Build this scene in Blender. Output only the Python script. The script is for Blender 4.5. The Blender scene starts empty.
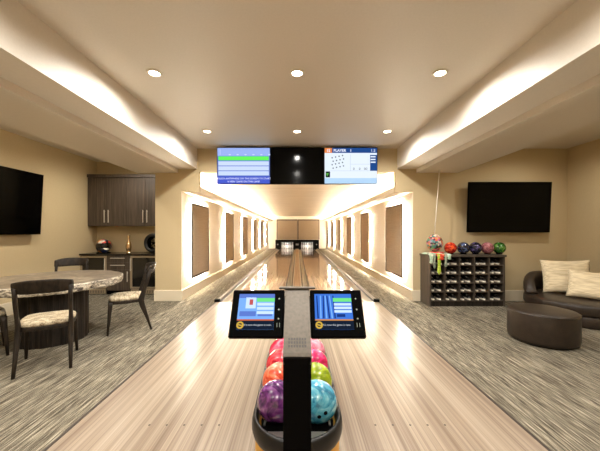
import bpy, math, random
from mathutils import Vector, Matrix
random.seed(7)
S = bpy.context.scene
COL = S.collection
PI = math.pi

# ------------------------------------------------------------------ materials
def lin(c):
    return tuple(((v/255)/12.92 if v/255 <= .04045 else ((v/255+.055)/1.055)**2.4) for v in c) + (1,)

def mat(name, col, rough=.6, metal=0., spec=.5, coat=0.):
    m = bpy.data.materials.new(name); m.use_nodes = True
    b = m.node_tree.nodes['Principled BSDF']
    b.inputs['Base Color'].default_value = lin(col)
    b.inputs['Roughness'].default_value = rough
    b.inputs['Metallic'].default_value = metal
    b.inputs['Specular IOR Level'].default_value = spec
    b.inputs['Coat Weight'].default_value = coat
    b.inputs['Coat Roughness'].default_value = .05
    return m

def emit(name, col, strength):
    m = bpy.data.materials.new(name); m.use_nodes = True
    nt = m.node_tree; nt.nodes.clear()
    e = nt.nodes.new('ShaderNodeEmission'); o = nt.nodes.new('ShaderNodeOutputMaterial')
    e.inputs['Color'].default_value = lin(col); e.inputs['Strength'].default_value = strength
    nt.links.new(e.outputs[0], o.inputs[0])
    return m

def textured(m, layers, stops, bump=0., bump_dist=.002, weights=None):
    """colour = ramp(weighted sum of stretched noises); layers = (sx,sy,sz,detail,distortion)"""
    nt = m.node_tree; b = nt.nodes['Principled BSDF']
    tc = nt.nodes.new('ShaderNodeTexCoord')
    acc = None
    weights = weights or [1/len(layers)]*len(layers)
    for (sx, sy, sz, det, dis), w in zip(layers, weights):
        mp = nt.nodes.new('ShaderNodeMapping'); mp.inputs['Scale'].default_value = (sx, sy, sz)
        nt.links.new(tc.outputs['Object'], mp.inputs[0])
        n = nt.nodes.new('ShaderNodeTexNoise'); n.inputs['Scale'].default_value = 1
        n.inputs['Detail'].default_value = det; n.inputs['Distortion'].default_value = dis
        nt.links.new(mp.outputs[0], n.inputs['Vector'])
        mu = nt.nodes.new('ShaderNodeMath'); mu.operation = 'MULTIPLY'; mu.inputs[1].default_value = w
        nt.links.new(n.outputs[0], mu.inputs[0])
        if acc is None: acc = mu
        else:
            ad = nt.nodes.new('ShaderNodeMath'); ad.operation = 'ADD'
            nt.links.new(acc.outputs[0], ad.inputs[0]); nt.links.new(mu.outputs[0], ad.inputs[1]); acc = ad
    r = nt.nodes.new('ShaderNodeValToRGB')
    el = r.color_ramp.elements
    while len(el) < len(stops): el.new(.5)
    for e, (p, c) in zip(el, stops):
        e.position = p; e.color = lin(c)
    nt.links.new(acc.outputs[0], r.inputs[0])
    nt.links.new(r.outputs[0], b.inputs['Base Color'])
    if bump:
        bp = nt.nodes.new('ShaderNodeBump'); bp.inputs['Strength'].default_value = bump
        bp.inputs['Distance'].default_value = bump_dist
        nt.links.new(acc.outputs[0], bp.inputs['Height']); nt.links.new(bp.outputs[0], b.inputs['Normal'])
    return m

M = {}
M['wall'] = textured(mat('wall_paint', (200,176,138), .75, spec=.25), [(60,60,60,3,0)], [(.3,(196,177,140)),(.7,(202,183,146))], .06, .001)
M['ceiling'] = textured(mat('ceiling_paint', (204,182,152), .5, spec=.35), [(50,50,50,3,0)], [(.3,(216,208,195)),(.7,(220,212,199))], .03, .001)
M['alley'] = textured(mat('alley_paint', (226,212,186), .6, spec=.3), [(50,50,50,3,0)], [(.3,(226,215,195)),(.7,(231,220,200))], .05, .001)
M['alley_ceiling'] = textured(mat('alley_ceiling_boards', (214,196,166), .55), [(.4,7,1,2,0),(3,26,1,2,0)], [(.35,(206,190,164)),(.65,(224,210,186))], .15, .002)
M['base'] = mat('baseboard_paint', (220,207,182), .5)
M['carpet'] = textured(mat('carpet_loop', (130,120,102), .95, spec=.1),
    [(75,2.6,1,2,.2),(190,7,1,2,.2),(12,1.5,1,2,0),(420,200,1,2,0)], [(.39,(36,32,27)),(.46,(84,77,66)),(.53,(122,115,100)),(.61,(178,169,150))], .5, .004, [.36,.34,.06,.24])
M['wood'] = textured(mat('approach_boards', (215,185,160), .32, spec=.3),
    [(27,.2,1,2,.15),(100,.4,1,2,.2),(6,.12,1,1,0)], [(.36,(110,93,79)),(.46,(134,118,102)),(.54,(149,134,117)),(.66,(170,155,138))], 0, .002, [.45,.35,.2])
M['lane'] = textured(mat('lane_boards', (190,150,125), .13, spec=.7, coat=.6),
    [(24,.15,1,2,.2),(75,.4,1,3,.3)], [(.38,(170,140,120)),(.5,(198,168,146)),(.62,(216,188,166))], 0, .002, [.6,.4])
M['dark_strip'] = mat('dark_reducer_strip', (52,42,34), .5)
M['gutter'] = mat('gutter_plastic', (168,158,142), .5, 0, spec=.25)
M['gutter_dark'] = mat('gutter_edge', (38,34,31), .4)
M['silver'] = mat('brushed_aluminium', (196,190,180), .3, .8)
M['rail_grey'] = mat('grey_rail_strip', (150,142,130), .55, spec=.2)
M['track'] = textured(mat('track_cover', (178,150,122), .4), [(30,.4,1,2,0)], [(.4,(160,132,106)),(.6,(190,162,134))])
M['fabric_panel'] = textured(mat('linen_panel', (156,128,102), .85, spec=.15), [(3,6,180,2,0),(90,90,200,2,0)], [(.35,(158,140,120)),(.65,(180,162,140))], .2, .001)
M['panel_frame'] = mat('bronze_frame', (52,40,32), .5, .1, spec=.25)
M['black'] = mat('black_plastic', (2,2,2), .5, spec=.02)
M['black_soft'] = mat('black_matt', (6,5,5), .8, spec=.05)
M['screen_off'] = mat('dark_glass_screen', (2,2,2), .12, spec=.12)
M['post_face'] = textured(mat('grey_brown_faceplate', (118,108,94), .45, .4), [(60,60,60,3,0)], [(.3,(70,63,54)),(.7,(82,74,64))])
M['vent'] = mat('vent_slots', (48,44,40), .6)
M['gold'] = mat('yellow_gold_skirt', (214,160,48), .4)
M['rim'] = mat('charcoal_rim', (24,22,21), .35, spec=.35)
M['grey_metal'] = mat('grey_steel', (132,128,122), .3, .8)
M['dark_wood'] = textured(mat('dark_oak', (62,54,47), .6, spec=.15), [(26,26,1.6,3,.3),(120,120,5,2,0)], [(.36,(22,19,16)),(.5,(36,31,26)),(.64,(52,45,38))], .1, .001)
M['cab_wood'] = textured(mat('grey_brown_laminate', (88,76,65), .5), [(34,34,.9,3,.2),(140,140,3,2,0)], [(.36,(44,36,29)),(.5,(66,55,45)),(.64,(92,78,65))])
M['shoe_wood'] = textured(mat('dark_brown_laminate', (60,50,42), .5), [(34,34,.9,3,.2),(140,140,3,2,0)], [(.36,(52,44,37)),(.5,(68,59,50)),(.64,(86,75,65))])
M['counter'] = mat('black_stone_counter', (22,20,19), .2)
M['steel'] = mat('fridge_trim', (176,160,136), .35, .6)
M['dark_glass'] = mat('fridge_glass', (14,13,12), .08, spec=.6)
M['chrome'] = mat('bar_handle', (214,206,192), .35, .4)
M['stone'] = textured(mat('grey_stone_top', (128,116,102), .28, spec=.5), [(3,3,3,6,1.2),(16,16,16,4,.5)], [(.36,(84,74,64)),(.5,(128,115,99)),(.62,(168,154,134))], 0, .002, [.6,.4])
M['stone_edge'] = textured(mat('rough_stone_edge', (170,160,142), .55), [(9,9,26,5,1.5),(40,40,60,4,.5)], [(.38,(58,50,43)),(.48,(140,129,113)),(.58,(206,196,176))], .9, .012, [.65,.35])
M['seat_fabric'] = textured(mat('woven_seat_fabric', (196,184,160), .9, spec=.15), [(70,180,70,3,.4),(14,40,14,2,0)], [(.38,(112,99,80)),(.5,(172,158,132)),(.62,(206,194,168))], .3, .002)
M['chair_wood'] = textured(mat('charcoal_oak', (64,57,50), .55, spec=.2), [(40,40,6,3,.2)], [(.35,(26,21,16)),(.65,(46,37,28))], .08, .001)
M['leather'] = textured(mat('dark_brown_leather', (62,50,42), .4, spec=.4), [(14,14,14,3,0),(160,160,160,2,0)], [(.35,(36,28,21)),(.65,(52,41,32))], .12, .001)
M['cream'] = textured(mat('cream_cushion_cloth', (222,206,174), .9, spec=.15), [(5,70,60,3,.4)], [(.36,(198,180,146)),(.6,(230,215,184))], .35, .003)
M['shoe_upper'] = mat('black_shoe_leather', (26,23,22), .45)
M['shoe_sole'] = mat('pale_shoe_sole', (240,232,214), .6)
M['shoe_lace'] = mat('pale_shoe_lace', (190,180,166), .7)
M['pin'] = mat('pin_white', (240,238,232), .25)
M['pin_red'] = mat('pin_stripe_red', (170,40,36), .35)
M['curtain'] = mat('pit_curtain_grey', (70,72,70), .8)
M['white_trim'] = mat('white_light_trim', (236,228,212), .4)
M['cord'] = mat('white_cord', (240,234,220), .5)
M['tyre'] = mat('black_rubber', (18,17,16), .55)
M['bronze'] = mat('gold_bronze', (206,172,126), .18, .85)
M['lens'] = emit('downlight_lens', (255,236,205), 30)
M['led'] = emit('led_strip', (255,242,220), 350)
M['cove'] = emit('cove_strip', (255,242,218), 240)

def ball_mat(name, c0, c1, c2, scale=9, dist=2.5, rough=.12):
    return textured(mat(name, c1, rough, spec=.55, coat=.5), [(scale,scale,scale,4,dist)], [(.38,c0),(.52,c1),(.72,c2)])
def speckle_mat(name, cols):
    m = mat(name, (40,40,40), .3); nt = m.node_tree; b = nt.nodes['Principled BSDF']
    tc = nt.nodes.new('ShaderNodeTexCoord'); v = nt.nodes.new('ShaderNodeTexVoronoi'); v.inputs['Scale'].default_value = 26
    nt.links.new(tc.outputs['Object'], v.inputs['Vector'])
    sp = nt.nodes.new('ShaderNodeSeparateColor'); nt.links.new(v.outputs['Color'], sp.inputs[0])
    r = nt.nodes.new('ShaderNodeValToRGB'); r.color_ramp.interpolation = 'CONSTANT'
    el = r.color_ramp.elements
    while len(el) < len(cols): el.new(.5)
    for i, (e, c) in enumerate(zip(el, cols)): e.position = i/len(cols); e.color = lin(c)
    nt.links.new(sp.outputs[0], r.inputs[0]); nt.links.new(r.outputs[0], b.inputs['Base Color'])
    return m

# ------------------------------------------------------------------ mesh builder
class MB:
    def __init__(s): s.v = []; s.f = []; s.m = []
    def add(s, vs, fs, mi=0):
        o = len(s.v); s.v += [tuple(p) for p in vs]
        for f in fs: s.f.append(tuple(i+o for i in f)); s.m.append(mi)
        return s
    def box(s, x0, x1, y0, y1, z0, z1, mi=0):
        return s.add([(x0,y0,z0),(x1,y0,z0),(x1,y1,z0),(x0,y1,z0),(x0,y0,z1),(x1,y0,z1),(x1,y1,z1),(x0,y1,z1)],
            [(0,3,2,1),(4,5,6,7),(0,1,5,4),(1,2,6,5),(2,3,7,6),(3,0,4,7)], mi)
    def rect(s, x0, x1, z0, z1, y, mi=0):            # upright rectangle facing -y
        return s.add([(x0,y,z0),(x1,y,z0),(x1,y,z1),(x0,y,z1)], [(0,1,2,3)], mi)
    def prism(s, pts, z0, z1, mi=0):
        n = len(pts)
        return s.add([(x,y,z0) for x,y in pts]+[(x,y,z1) for x,y in pts],
            [tuple(range(n-1,-1,-1)), tuple(range(n,2*n))]+[(i,(i+1)%n,n+(i+1)%n,n+i) for i in range(n)], mi)
    def lathe(s, prof, c=(0,0,0), n=32, mi=0, sx=1, sy=1, mfun=None):
        o = len(s.v); k = len(prof)
        for r, z in prof:
            for i in range(n):
                a = 2*PI*i/n; s.v.append((c[0]+r*math.cos(a)*sx, c[1]+r*math.sin(a)*sy, c[2]+z))
        for j in range(k-1):
            for i in range(n):
                s.f.append((o+j*n+i, o+j*n+(i+1)%n, o+(j+1)*n+(i+1)%n, o+(j+1)*n+i))
                s.m.append(mfun(j) if mfun else mi)
        if prof[0][0] > 1e-6: s.f.append(tuple(o+i for i in range(n-1,-1,-1))); s.m.append(mi)
        if prof[-1][0] > 1e-6: s.f.append(tuple(o+(k-1)*n+i for i in range(n))); s.m.append(mi)
        return s
    def sphere(s, c, r, n=32, k=18, mi=0, sx=1, sy=1, sz=1):
        return s.lathe([(r*math.sin(PI*j/k) if 0<j<k else 1e-5, -r*math.cos(PI*j/k)*sz) for j in range(k+1)], c, n, mi, sx, sy)
    def tube(s, pts, rad, n=10, mi=0, up=(0,0,1), closed=False, sq=1.0):
        """rad: list of (a,b) half-axes: a along side, b along the other normal; sq<1 squarish"""
        P = [Vector(p) for p in pts]; o = len(s.v); k = len(P); up = Vector(up)
        for j, p in enumerate(P):
            if closed: t = P[(j+1)%k]-P[j-1]
            else: t = P[min(j+1,k-1)]-P[max(j-1,0)]
            t.normalize()
            sd = t.cross(up)
            if sd.length < 1e-4: sd = t.cross(Vector((0,1,0)))
            sd.normalize(); nn = sd.cross(t); nn.normalize()
            a, b = rad[j] if isinstance(rad, list) else rad
            for i in range(n):
                an = 2*PI*(i+.5)/n; ca, sa = math.cos(an), math.sin(an)
                ca = math.copysign(abs(ca)**sq, ca); sa = math.copysign(abs(sa)**sq, sa)
                s.v.append(tuple(p+sd*a*ca+nn*b*sa))
        for j in range(k if closed else k-1):
            for i in range(n):
                j2 = (j+1)%k
                s.f.append((o+j*n+i, o+j*n+(i+1)%n, o+j2*n+(i+1)%n, o+j2*n+i)); s.m.append(mi)
        if not closed:
            s.f.append(tuple(o+i for i in range(n-1,-1,-1))); s.m.append(mi)
            s.f.append(tuple(o+(k-1)*n+i for i in range(n))); s.m.append(mi)
        return s
    def build(s, name, mats, parent=None, smooth=False, bevel=0., seg=2, sub=0):
        me = bpy.data.meshes.new(name); me.from_pydata(s.v, [], s.f)
        if not isinstance(mats, (list, tuple)): mats = [mats]
        for m in mats: me.materials.append(M[m] if isinstance(m, str) else m)
        me.polygons.foreach_set('material_index', s.m)
        if smooth:
            me.polygons.foreach_set('use_smooth', [True]*len(me.polygons))
        me.update()
        o = bpy.data.objects.new(name, me); COL.objects.link(o)
        if parent: o.parent = parent
        if bevel:
            b = o.modifiers.new('Bevel', 'BEVEL'); b.width = bevel; b.segments = seg; b.limit_method = 'ANGLE'; b.angle_limit = R(40)
            if smooth is False: pass
        if sub:
            b = o.modifiers.new('Sub', 'SUBSURF'); b.levels = sub; b.render_levels = sub
        return o
def R(d): return d*PI/180
def sm_by_angle(o, ang=40):
    me = o.data
    me.polygons.foreach_set('use_smooth', [True]*len(me.polygons)); me.set_sharp_from_angle(angle=R(ang)); me.update()
    return o
def box(name, dims, m, parent=None, bevel=0.):
    return MB().box(*dims).build(name, m, parent, bevel=bevel)
def tag(o, label=None, cat=None, group=None, kind=None):
    if label: o['label'] = label
    if cat: o['category'] = cat
    if group: o['group'] = group
    if kind: o['kind'] = kind
    return o
def struct(name, mb, m):
    return tag(mb.build(name, m), kind='structure')
def thing(name, label, cat, loc=(0,0,0), rz=0, rx=0, group=None):
    o = bpy.data.objects.new(name, None); COL.objects.link(o); o.empty_display_size = .1
    o.location = loc; o.rotation_euler = (rx, 0, rz)
    return tag(o, label, cat, group)
def kids(o): return [c for c in COL.objects if c.parent == o]
def dup(o, label=None, group=None, loc=None, rz=None, parent=None):
    c = o.copy(); COL.objects.link(c); c.parent = parent
    if label: c['label'] = label
    if group: c['group'] = group
    if loc is not None: c.location = loc
    if rz is not None: c.rotation_euler = (c.rotation_euler[0], c.rotation_euler[1], rz)
    for k in kids(o): dup(k, parent=c)
    return c
def text(name, body, size, x, z, y, m, parent, align='LEFT', bold=0.):
    cu = bpy.data.curves.new(name, 'FONT'); cu.body = body; cu.size = size; cu.align_x = align; cu.offset = bold
    cu.resolution_u = 2
    t = bpy.data.objects.new(name, cu); COL.objects.link(t)
    dg = bpy.context.evaluated_depsgraph_get(); dg.update()
    me = bpy.data.meshes.new_from_object(t.evaluated_get(dg))
    COL.objects.unlink(t); bpy.data.objects.remove(t)
    me.materials.clear(); me.materials.append(M[m] if isinstance(m, str) else m)
    o = bpy.data.objects.new(name, me); COL.objects.link(o); o.parent = parent
    o.location = (x, y, z); o.rotation_euler = (PI/2, 0, 0)
    return o

# ------------------------------------------------------------------ dimensions
WL, WR, YB, YF, YN = -5.02, 5.67, 6.15, -2.2, 7.35      # left, right, back wall, wall behind camera, niche wall
CZ, AP, AW, LED = 3.2, 1.68, 2.43, 2.06                  # ceiling, approach half width, alley half width, ledge
YE = 24.6                                                # end wall of the alley
FOUL = 6.07

# ------------------------------------------------------------------ setting
fl = MB()
fl.box(WL, -AP-.024, YF, YN, -.12, 0).box(AP+.024, WR, YF, YB, -.12, 0).box(-AP-.024, AP+.024, YF, .5, -.12, 0)
fl.box(-AW, -1.705, YN, YE, -.12, 0).box(AP+.024, AW, YB, YE, -.12, 0).box(-AP-.024,-1.68,.5,.5001,-.12,0)
struct('floor', fl, 'carpet')
struct('floor_slab', MB().box(-1.9, 1.9, .4, 25.7, -.3, -.125), 'black_soft')
struct('ceiling', MB().box(WL-.15, WR+.15, YF-.15, YN+.15, CZ, CZ+.1), 'ceiling')
struct('ceiling_alley', MB().box(-AW, AW, 6.36, YE, 2.71, 2.8), 'alley_ceiling')
struct('wall_left', MB().box(WL-.12, WL, YF, YN, 0, CZ), 'wall')
struct('wall_right', MB().box(WR, WR+.12, YF, YB+.12, 0, CZ), 'wall')
struct('wall_behind', MB().box(WL-.12, WR+.12, YF-.12, YF, 0, CZ), 'wall')
struct('wall_niche', MB().box(WL-.12, -2.98, YN, YN+.12, 0, CZ), 'wall')
struct('wall_back', MB().box(AW+.0008, WR+.12, YB, YB+.12, 0, CZ), 'wall')
struct('wall_pillar', MB().box(-2.98, -AW-.0008, YB, YN+.12, 0, CZ), 'wall')
hd = MB().box(-AW, AW, YB, YB+.2, 2.71, CZ)
for s in (-1, 1):
    a, b = sorted((s*LED, s*AW)); hd.box(a, b, YB, YB+.1, 2.29, 2.71)
struct('wall_header', hd, 'wall')
struct('wall_alley_left', MB().box(-AW-.15, -AW, YB+.001, YE+.15, 0, 2.8), 'alley')
struct('wall_alley_right', MB().box(AW, AW+.15, YB+.001, YE+.15, 0, 2.8), 'alley')
ew = MB().box(-AW, -1.8, YE, YE+.15, 0, 2.71).box(1.8, AW, YE, YE+.15, 0, 2.71).box(-1.8, 1.8, YE, YE+.15, .74, 2.71)
struct('wall_end', ew, 'alley')
for s, n in ((-1,'left'),(1,'right')):
    m = MB()
    a, b = sorted((s*2.1, s*2.5)); m.box(a, b, YF, YB, 2.77, CZ)
    a, b = sorted((s*2.5, s*3.36)); m.box(a, b, YF, YB, 2.69, CZ)
    struct('ceiling_beam_'+n, m, 'ceiling')
    a, b = sorted((s*LED, s*AW))
    struct('trim_%d' % (1 if s < 0 else 2), MB().box(a, b, YB+.1, YE, 2.29, 2.41), 'alley')
    a, b = sorted((s*AP, s*(AP+.022)))
    struct('trim_%d' % (3 if s < 0 else 4), MB().box(a, b, .5, FOUL, -.1, .004), 'dark_strip')
BH = .23
def bb(name, *d): struct(name, MB().box(*d), 'base').modifiers.new('b','BEVEL').width = .006
bb('baseboard_left', WL, WL+.02, YF, 6.74, 0, BH)
bb('baseboard_right', WR-.02, WR, YF, YB, 0, BH)
bb('baseboard_back', AW-.02, WR-.02, YB-.02, YB, 0, BH)
bb('baseboard_pillar', -2.98, -AW+.02, YB-.02, YB, 0, BH)
bb('baseboard_alley_left', -AW, -AW+.02, YB, YE, 0, BH)
bb('baseboard_alley_right', AW-.02, AW, YB, YE, 0, BH)
bb('baseboard_pillar_side', -3.0, -2.98, YB-.02, 6.7, 0, BH)

# ------------------------------------------------------------------ approach, lanes, gutters
ap = MB().box(-AP, AP, .5, FOUL, -.1, 0)
for s in (-1, 1):
    for k in range(5):
        ap.lathe([(.008,0),(.008,.0008)], (s*(.592+.132*k), 2.22, 0), 10, 1)
tag(ap.build('bowling_approach', ['wood', 'dark_strip']), 'pale wooden bowling approach with dot markings between the carpets', 'bowling approach')
for s, n in ((-1,'left'),(1,'right')):
    a, b = sorted((s*.312, s*1.363))
    tag(MB().box(a, b, FOUL+.002, 25.42, -.1, 0).build('bowling_lane', 'lane'), 'glossy wooden bowling lane on the %s, running to its ten pins' % n, 'bowling lane', 'bowling lanes')
def gutter(x0, x1, label):
    m = MB(); n = 10; w = x1-x0; prof = [(x0,-.004),(x0+.03,-.004)]
    for i in range(n+1):
        t = i/n; prof.append((x0+.03+(w-.06)*t, -.004-.075*math.sin(PI*t)**.8 if 0<t<1 else -.004))
    prof += [(x1-.03,-.004),(x1,-.004)]
    prof += [(x1,-.11),(x0,-.11)]
    Y0, Y1 = FOUL+.002, 23.86; k = len(prof)
    m.add([(x,Y0,z) for x,z in prof]+[(x,Y1,z) for x,z in prof], [], 0)
    for i in range(k):
        j = (i+1)%k; e = i in (0,k-4) or i >= k-3
        m.f.append((i, i+k, j+k, j)); m.m.append(1 if e else 0)
    m.f.append(tuple(range(k))); m.m.append(1)
    o = m.build('lane_gutter', ['gutter','gutter_dark']); sm_by_angle(o, 30)
    tag(o, label, 'gutter', 'lane gutters')
gutter(-1.598, -1.366, 'grey lane gutter along the outer left side of the left lane')
gutter(-.309, -.122, 'grey lane gutter between left lane and the centre track cover')
gutter(.122, .309, 'grey lane gutter between centre track cover and the right lane')
gutter(1.366, 1.598, 'grey lane gutter along the outer right side of the right lane')
for s, n in ((-1,'left'),(1,'right')):
    t = thing('lane_rail', 'silver edge rail with black end beside the carpet on the %s' % n, 'rail', (s*1.65, FOUL, 0), group='edge rails')
    MB().box(-.048,.048,.05,17.79,-.1,.01,0).box(-.02,.02,.05,17.79,.01,.032,1).box(-.048,-.026,.05,17.79,.01,.022,1).build('rail_body', ['gutter_dark','rail_grey'], t)
    MB().box(-.06,.05,-.05,.05,.004,.062).build('end_cap', 'black', t, bevel=.015)
t = thing('ball_track_cover', 'long tan ball return track cover between the two lanes', 'track cover', (0, FOUL+.002, 0))
MB().box(-.12,.12,0,17.78,-.1,.02).build('cover', 'track', t, bevel=.01)
for s in (-1,1):
    MB().box(min(s*.09,s*.12),max(s*.09,s*.12),0,17.78,.02,.024).build('edge_strip', 'silver', t)

# ------------------------------------------------------------------ pinsetter + pins
t = thing('pinsetter', 'black pin deck housing with two lit openings at the lane ends', 'pinsetter', (0,23.9,0))
m = MB().box(-1.78,-1.37,0,1.6,0,.74).box(-.306,.306,0,1.6,.0,.74).box(1.37,1.78,0,1.6,0,.74).box(-1.37,-.306,0,1.6,.6,.74).box(.306,1.37,0,1.6,.6,.74)
m.build('housing', 'black_soft', t)
for s in (-1,1):
    a, b = sorted((s*.31, s*1.366)); MB().box(a,b,1.54,1.58,.0,.6).build('pit_curtain', 'curtain', t)
    MB().lathe([(.05,0),(.05,.01)], (0,0,0), 16).build('indicator', 'grey_metal', t)
    o = kids(t)[-1]; o.location = (s*1.58,-.002,.37); o.rotation_euler = (PI/2,0,0)
MB().box(-.12,.12,-.01,0,.3,.44).build('badge', 'grey_metal', t)
prof = [(.040,0),(.056,.06),(.070,.15),(.070,.19),(.054,.28),(.036,.345),(.032,.375),(.034,.41),(.042,.445),(.040,.475),(.026,.495),(.001,.5)]
pinm = MB().lathe(prof, n=14, mfun=lambda j: 1 if j in (5,) else 0)
pin0 = None
names = {1:['headpin'],2:['left pin of the second row','right pin of the second row'],
         3:['left pin of the third row','middle pin of the third row','right pin of the third row'],
         4:['outer left pin of the back row','inner left pin of the back row','inner right pin of the back row','outer right pin of the back row']}
for s, n in ((-1,'left'),(1,'right')):
    for r in (1,2,3,4):
        for k in range(r):
            x = s*.84+(k-(r-1)/2)*.295; y = 24.3+(r-1)*.256
            lb = 'white bowling pin, %s on the %s lane' % (names[r][k], n)
            if pin0 is None:
                pin0 = pinm.build('bowling_pin', ['pin','pin_red'], smooth=True); o = pin0
            else:
                o = pin0.copy(); COL.objects.link(o)
            tag(o, lb, 'bowling pin', 'bowling pins on the decks'); o.location = (x,y,.0005)
# masking panels over the pins
for x0, x1, n in ((-1.72,.045,'left'),(.065,1.86,'right')):
    t = thing('masking_panel', 'wide tan fabric panel on the end wall above the %s lane pins' % n, 'wall panel', ((x0+x1)/2, YE, .76), group='end wall panels')
    w = (x1-x0)/2
    MB().box(-w+.05,w-.05,-.04,0,.0,1.6).build('fabric', 'fabric_panel', t)
    MB().box(-w,-w+.05,-.06,0,0,1.6).box(w-.05,w,-.06,0,0,1.6).box(-w,w,-.06,0,1.6,1.68).build('frame', 'panel_frame', t)

# ------------------------------------------------------------------ backlit wall panels and coves
pan0 = None
ordn = ['nearest to the lounge', 'second from the lounge', 'third from the lounge', 'fourth from the lounge', 'fifth from the lounge', 'farthest from the lounge']
def make_panel(side):
    # local: x along the alley (0..1.25), y out of the wall (towards -y), z height
    t = thing('wall_panel', 'x', 'wall panel')
    L, z0, z1 = 1.25, .40, 2.10
    MB().box(.03,L-.03,-.052,-.030,z0+.03,z1-.03).build('fabric', 'fabric_panel', t)
    MB().box(0,.035,-.06,-.030,z0,z1).box(L-.035,L,-.06,-.030,z0,z1).box(.035,L-.035,-.06,-.030,z0,z0+.035).box(.035,L-.035,-.06,-.030,z1-.035,z1).build('frame', 'panel_frame', t)
    MB().box(.12,L-.12,-.030,-.001,z0+.12,z1-.12).build('mount', 'panel_frame', t)
    e = .03
    f = MB()
    f.box(e,e+.008,-.029,-.006,z0+e,z1-e).box(L-e-.008,L-e,-.029,-.006,z0+e,z1-e).box(e+.008,L-e-.008,-.029,-.006,z0+e,z0+e+.008).box(e+.008,L-e-.008,-.029,-.006,z1-e-.008,z1-e)
    f.build('light_strip', 'led', t)
    return t
for s, n in ((-1,'left'),(1,'right')):
    for k in range(6):
        y = 6.62+3.07*k
        lb = 'backlit brown fabric panel on the %s alley wall, %s' % (n, ordn[k])
        if pan0 is None: pan0 = make_panel(s); o = pan0
        else: o = dup(pan0)
        o['label'] = lb; o['group'] = 'backlit panels along the %s alley wall' % n
        if s < 0: o.location = (-AW, y+1.25, 0); o.rotation_euler = (0,0,-PI/2)
        else: o.location = (AW, y, 0); o.rotation_euler = (0,0,PI/2)
# left wall normal points +x: local -y must map to +x
for o in list(COL.objects):
    if o.name.startswith('wall_panel') and o.type == 'EMPTY':
        left = o.location.x < 0
        if left: o.rotation_euler = (0,0,PI/2); o.location.y -= 1.25
        else: o.rotation_euler = (0,0,-PI/2); o.location.y += 1.25
for s, n in ((-1,'left'),(1,'right')):
    a, b = sorted((s*2.26, s*2.30))
    o = MB().box(a,b,6.4,YE-.1,2.411,2.425).build('cove_light', 'cove')
    tag(o, 'warm strip light lying on the ledge above the %s alley wall' % n, 'strip light', 'cove lights')

# ------------------------------------------------------------------ overhead displays
E = {}
def em(n, c, k=1.0):
    if n not in E: E[n] = emit('screen_'+n, c, k)
    return E[n]
SK = 1.0
def display(x, label, name):
    t = thing('overhead_display', label, 'screen', (x, 5.93, 2.79), group='row of overhead displays')
    MB().box(-.541,.541,0,.05,-.372,.372).build('housing', 'black', t, bevel=.004)
    MB().box(-.2,.2,.05,.219,-.06,.3).build('wall_bracket', 'black_soft', t)
    return t
w, h = .53, .36
t = display(-1.085, 'lit overhead scoring screen with one green row and white rows, leftmost', 'l')
m = MB().rect(-w,w,-h,h,-.001,0).rect(-w,w,.2,h,-.0015,1).rect(-w+.02,w-.02,.11,.19,-.0015,2)
for k in range(3): m.rect(-w+.02,w-.02,.005-.1*k,.09-.1*k,-.0015,3)
m.rect(-w,w,-h,-.21,-.0015,4)
for k in range(6): m.rect(-.3+.16*k,-.26+.16*k,.215,.235,-.002,3)
m.rect(-w+.05,-w+.06,.22,.33,-.002,3)
m.build('screen', [em('slate',(96,116,190),SK),em('pale_blue',(150,172,232),SK),em('green',(96,226,84),1.1),em('ice',(196,212,246),SK),em('royal',(70,88,196),SK)], t)
text('lettering', 'TOUCH ANYWHERE ON THE SCREEN TO START', .05, 0, -.275, -.003, em('white',(235,240,255),1.), t, 'CENTER')
text('lettering', 'A NEW GAME ON THIS LANE', .05, 0, -.335, -.003, em('white',(235,240,255),1.), t, 'CENTER')
t = display(0, 'switched off black overhead screen between the two lit ones', 'm')
MB().rect(-w,w,-h,h,-.001).build('screen', 'screen_off', t)
t = display(1.085, 'lit overhead scoring screen with blue header and pin dots, rightmost', 'r')
m = MB().rect(-w,w,-h,h,-.001,0).rect(-w,w,.26,h,-.0015,1).rect(-w,-.38,.26,h,-.002,2)
m.rect(.39,w,-.1,.22,-.0015,1)
for k in range(3): m.rect(.40,.5,.17-.055*k,.195-.055*k,-.002,3)
m.rect(-w,w,-.105,-.1,-.0015,4).rect(-.01,-.005,-.1,.23,-.0015,4).rect(-.005,.385,.03,.035,-.0015,4).rect(-w,w,-h,-.25,-.0015,5)
m.rect(-w+.02,-.42,-.235,-.115,-.0015,6).add([(-.475,-.0025,-.215),(-.44,-.0025,-.15),(-.51,-.0025,-.15)],[(0,1,2)],7)
for r in range(4):
    for k in range(4): m.rect(-.39+.07*k+.02*(r%2),-.366+.07*k+.02*(r%2),.15-.07*r+.015*k,.174-.07*r+.015*k,-.002,8)
m.build('screen', [em('paper',(222,232,244),SK),em('navy',(34,74,140),.9),em('orange',(222,128,64),SK),em('paper',(0,0,0)),em('rule',(168,184,204),SK),em('sky',(176,208,240),SK),em('ink',(22,34,36),.6),em('leaf',(90,170,70),.9),em('dot',(60,70,84),.7)], t)
text('lettering', '15', .08, -.455, .282, -.003, em('white',(235,240,255),1.), t, 'CENTER', .002)
text('lettering', 'PLAYER', .075, -.35, .284, -.003, em('white',(235,240,255),1.), t, 'LEFT', .002)
text('lettering', '1', .075, -.02, .284, -.003, em('white',(235,240,255),1.), t, 'LEFT', .002)
text('lettering', '1.5', .08, .45, .282, -.003, em('white',(235,240,255),1.), t, 'CENTER')
for i, ch in enumerate(('0','0','00')):
    text('lettering', ch, .07, .06+.12*i, -.085, -.003, em('dot',(86,96,108),.8), t, 'CENTER')

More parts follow.
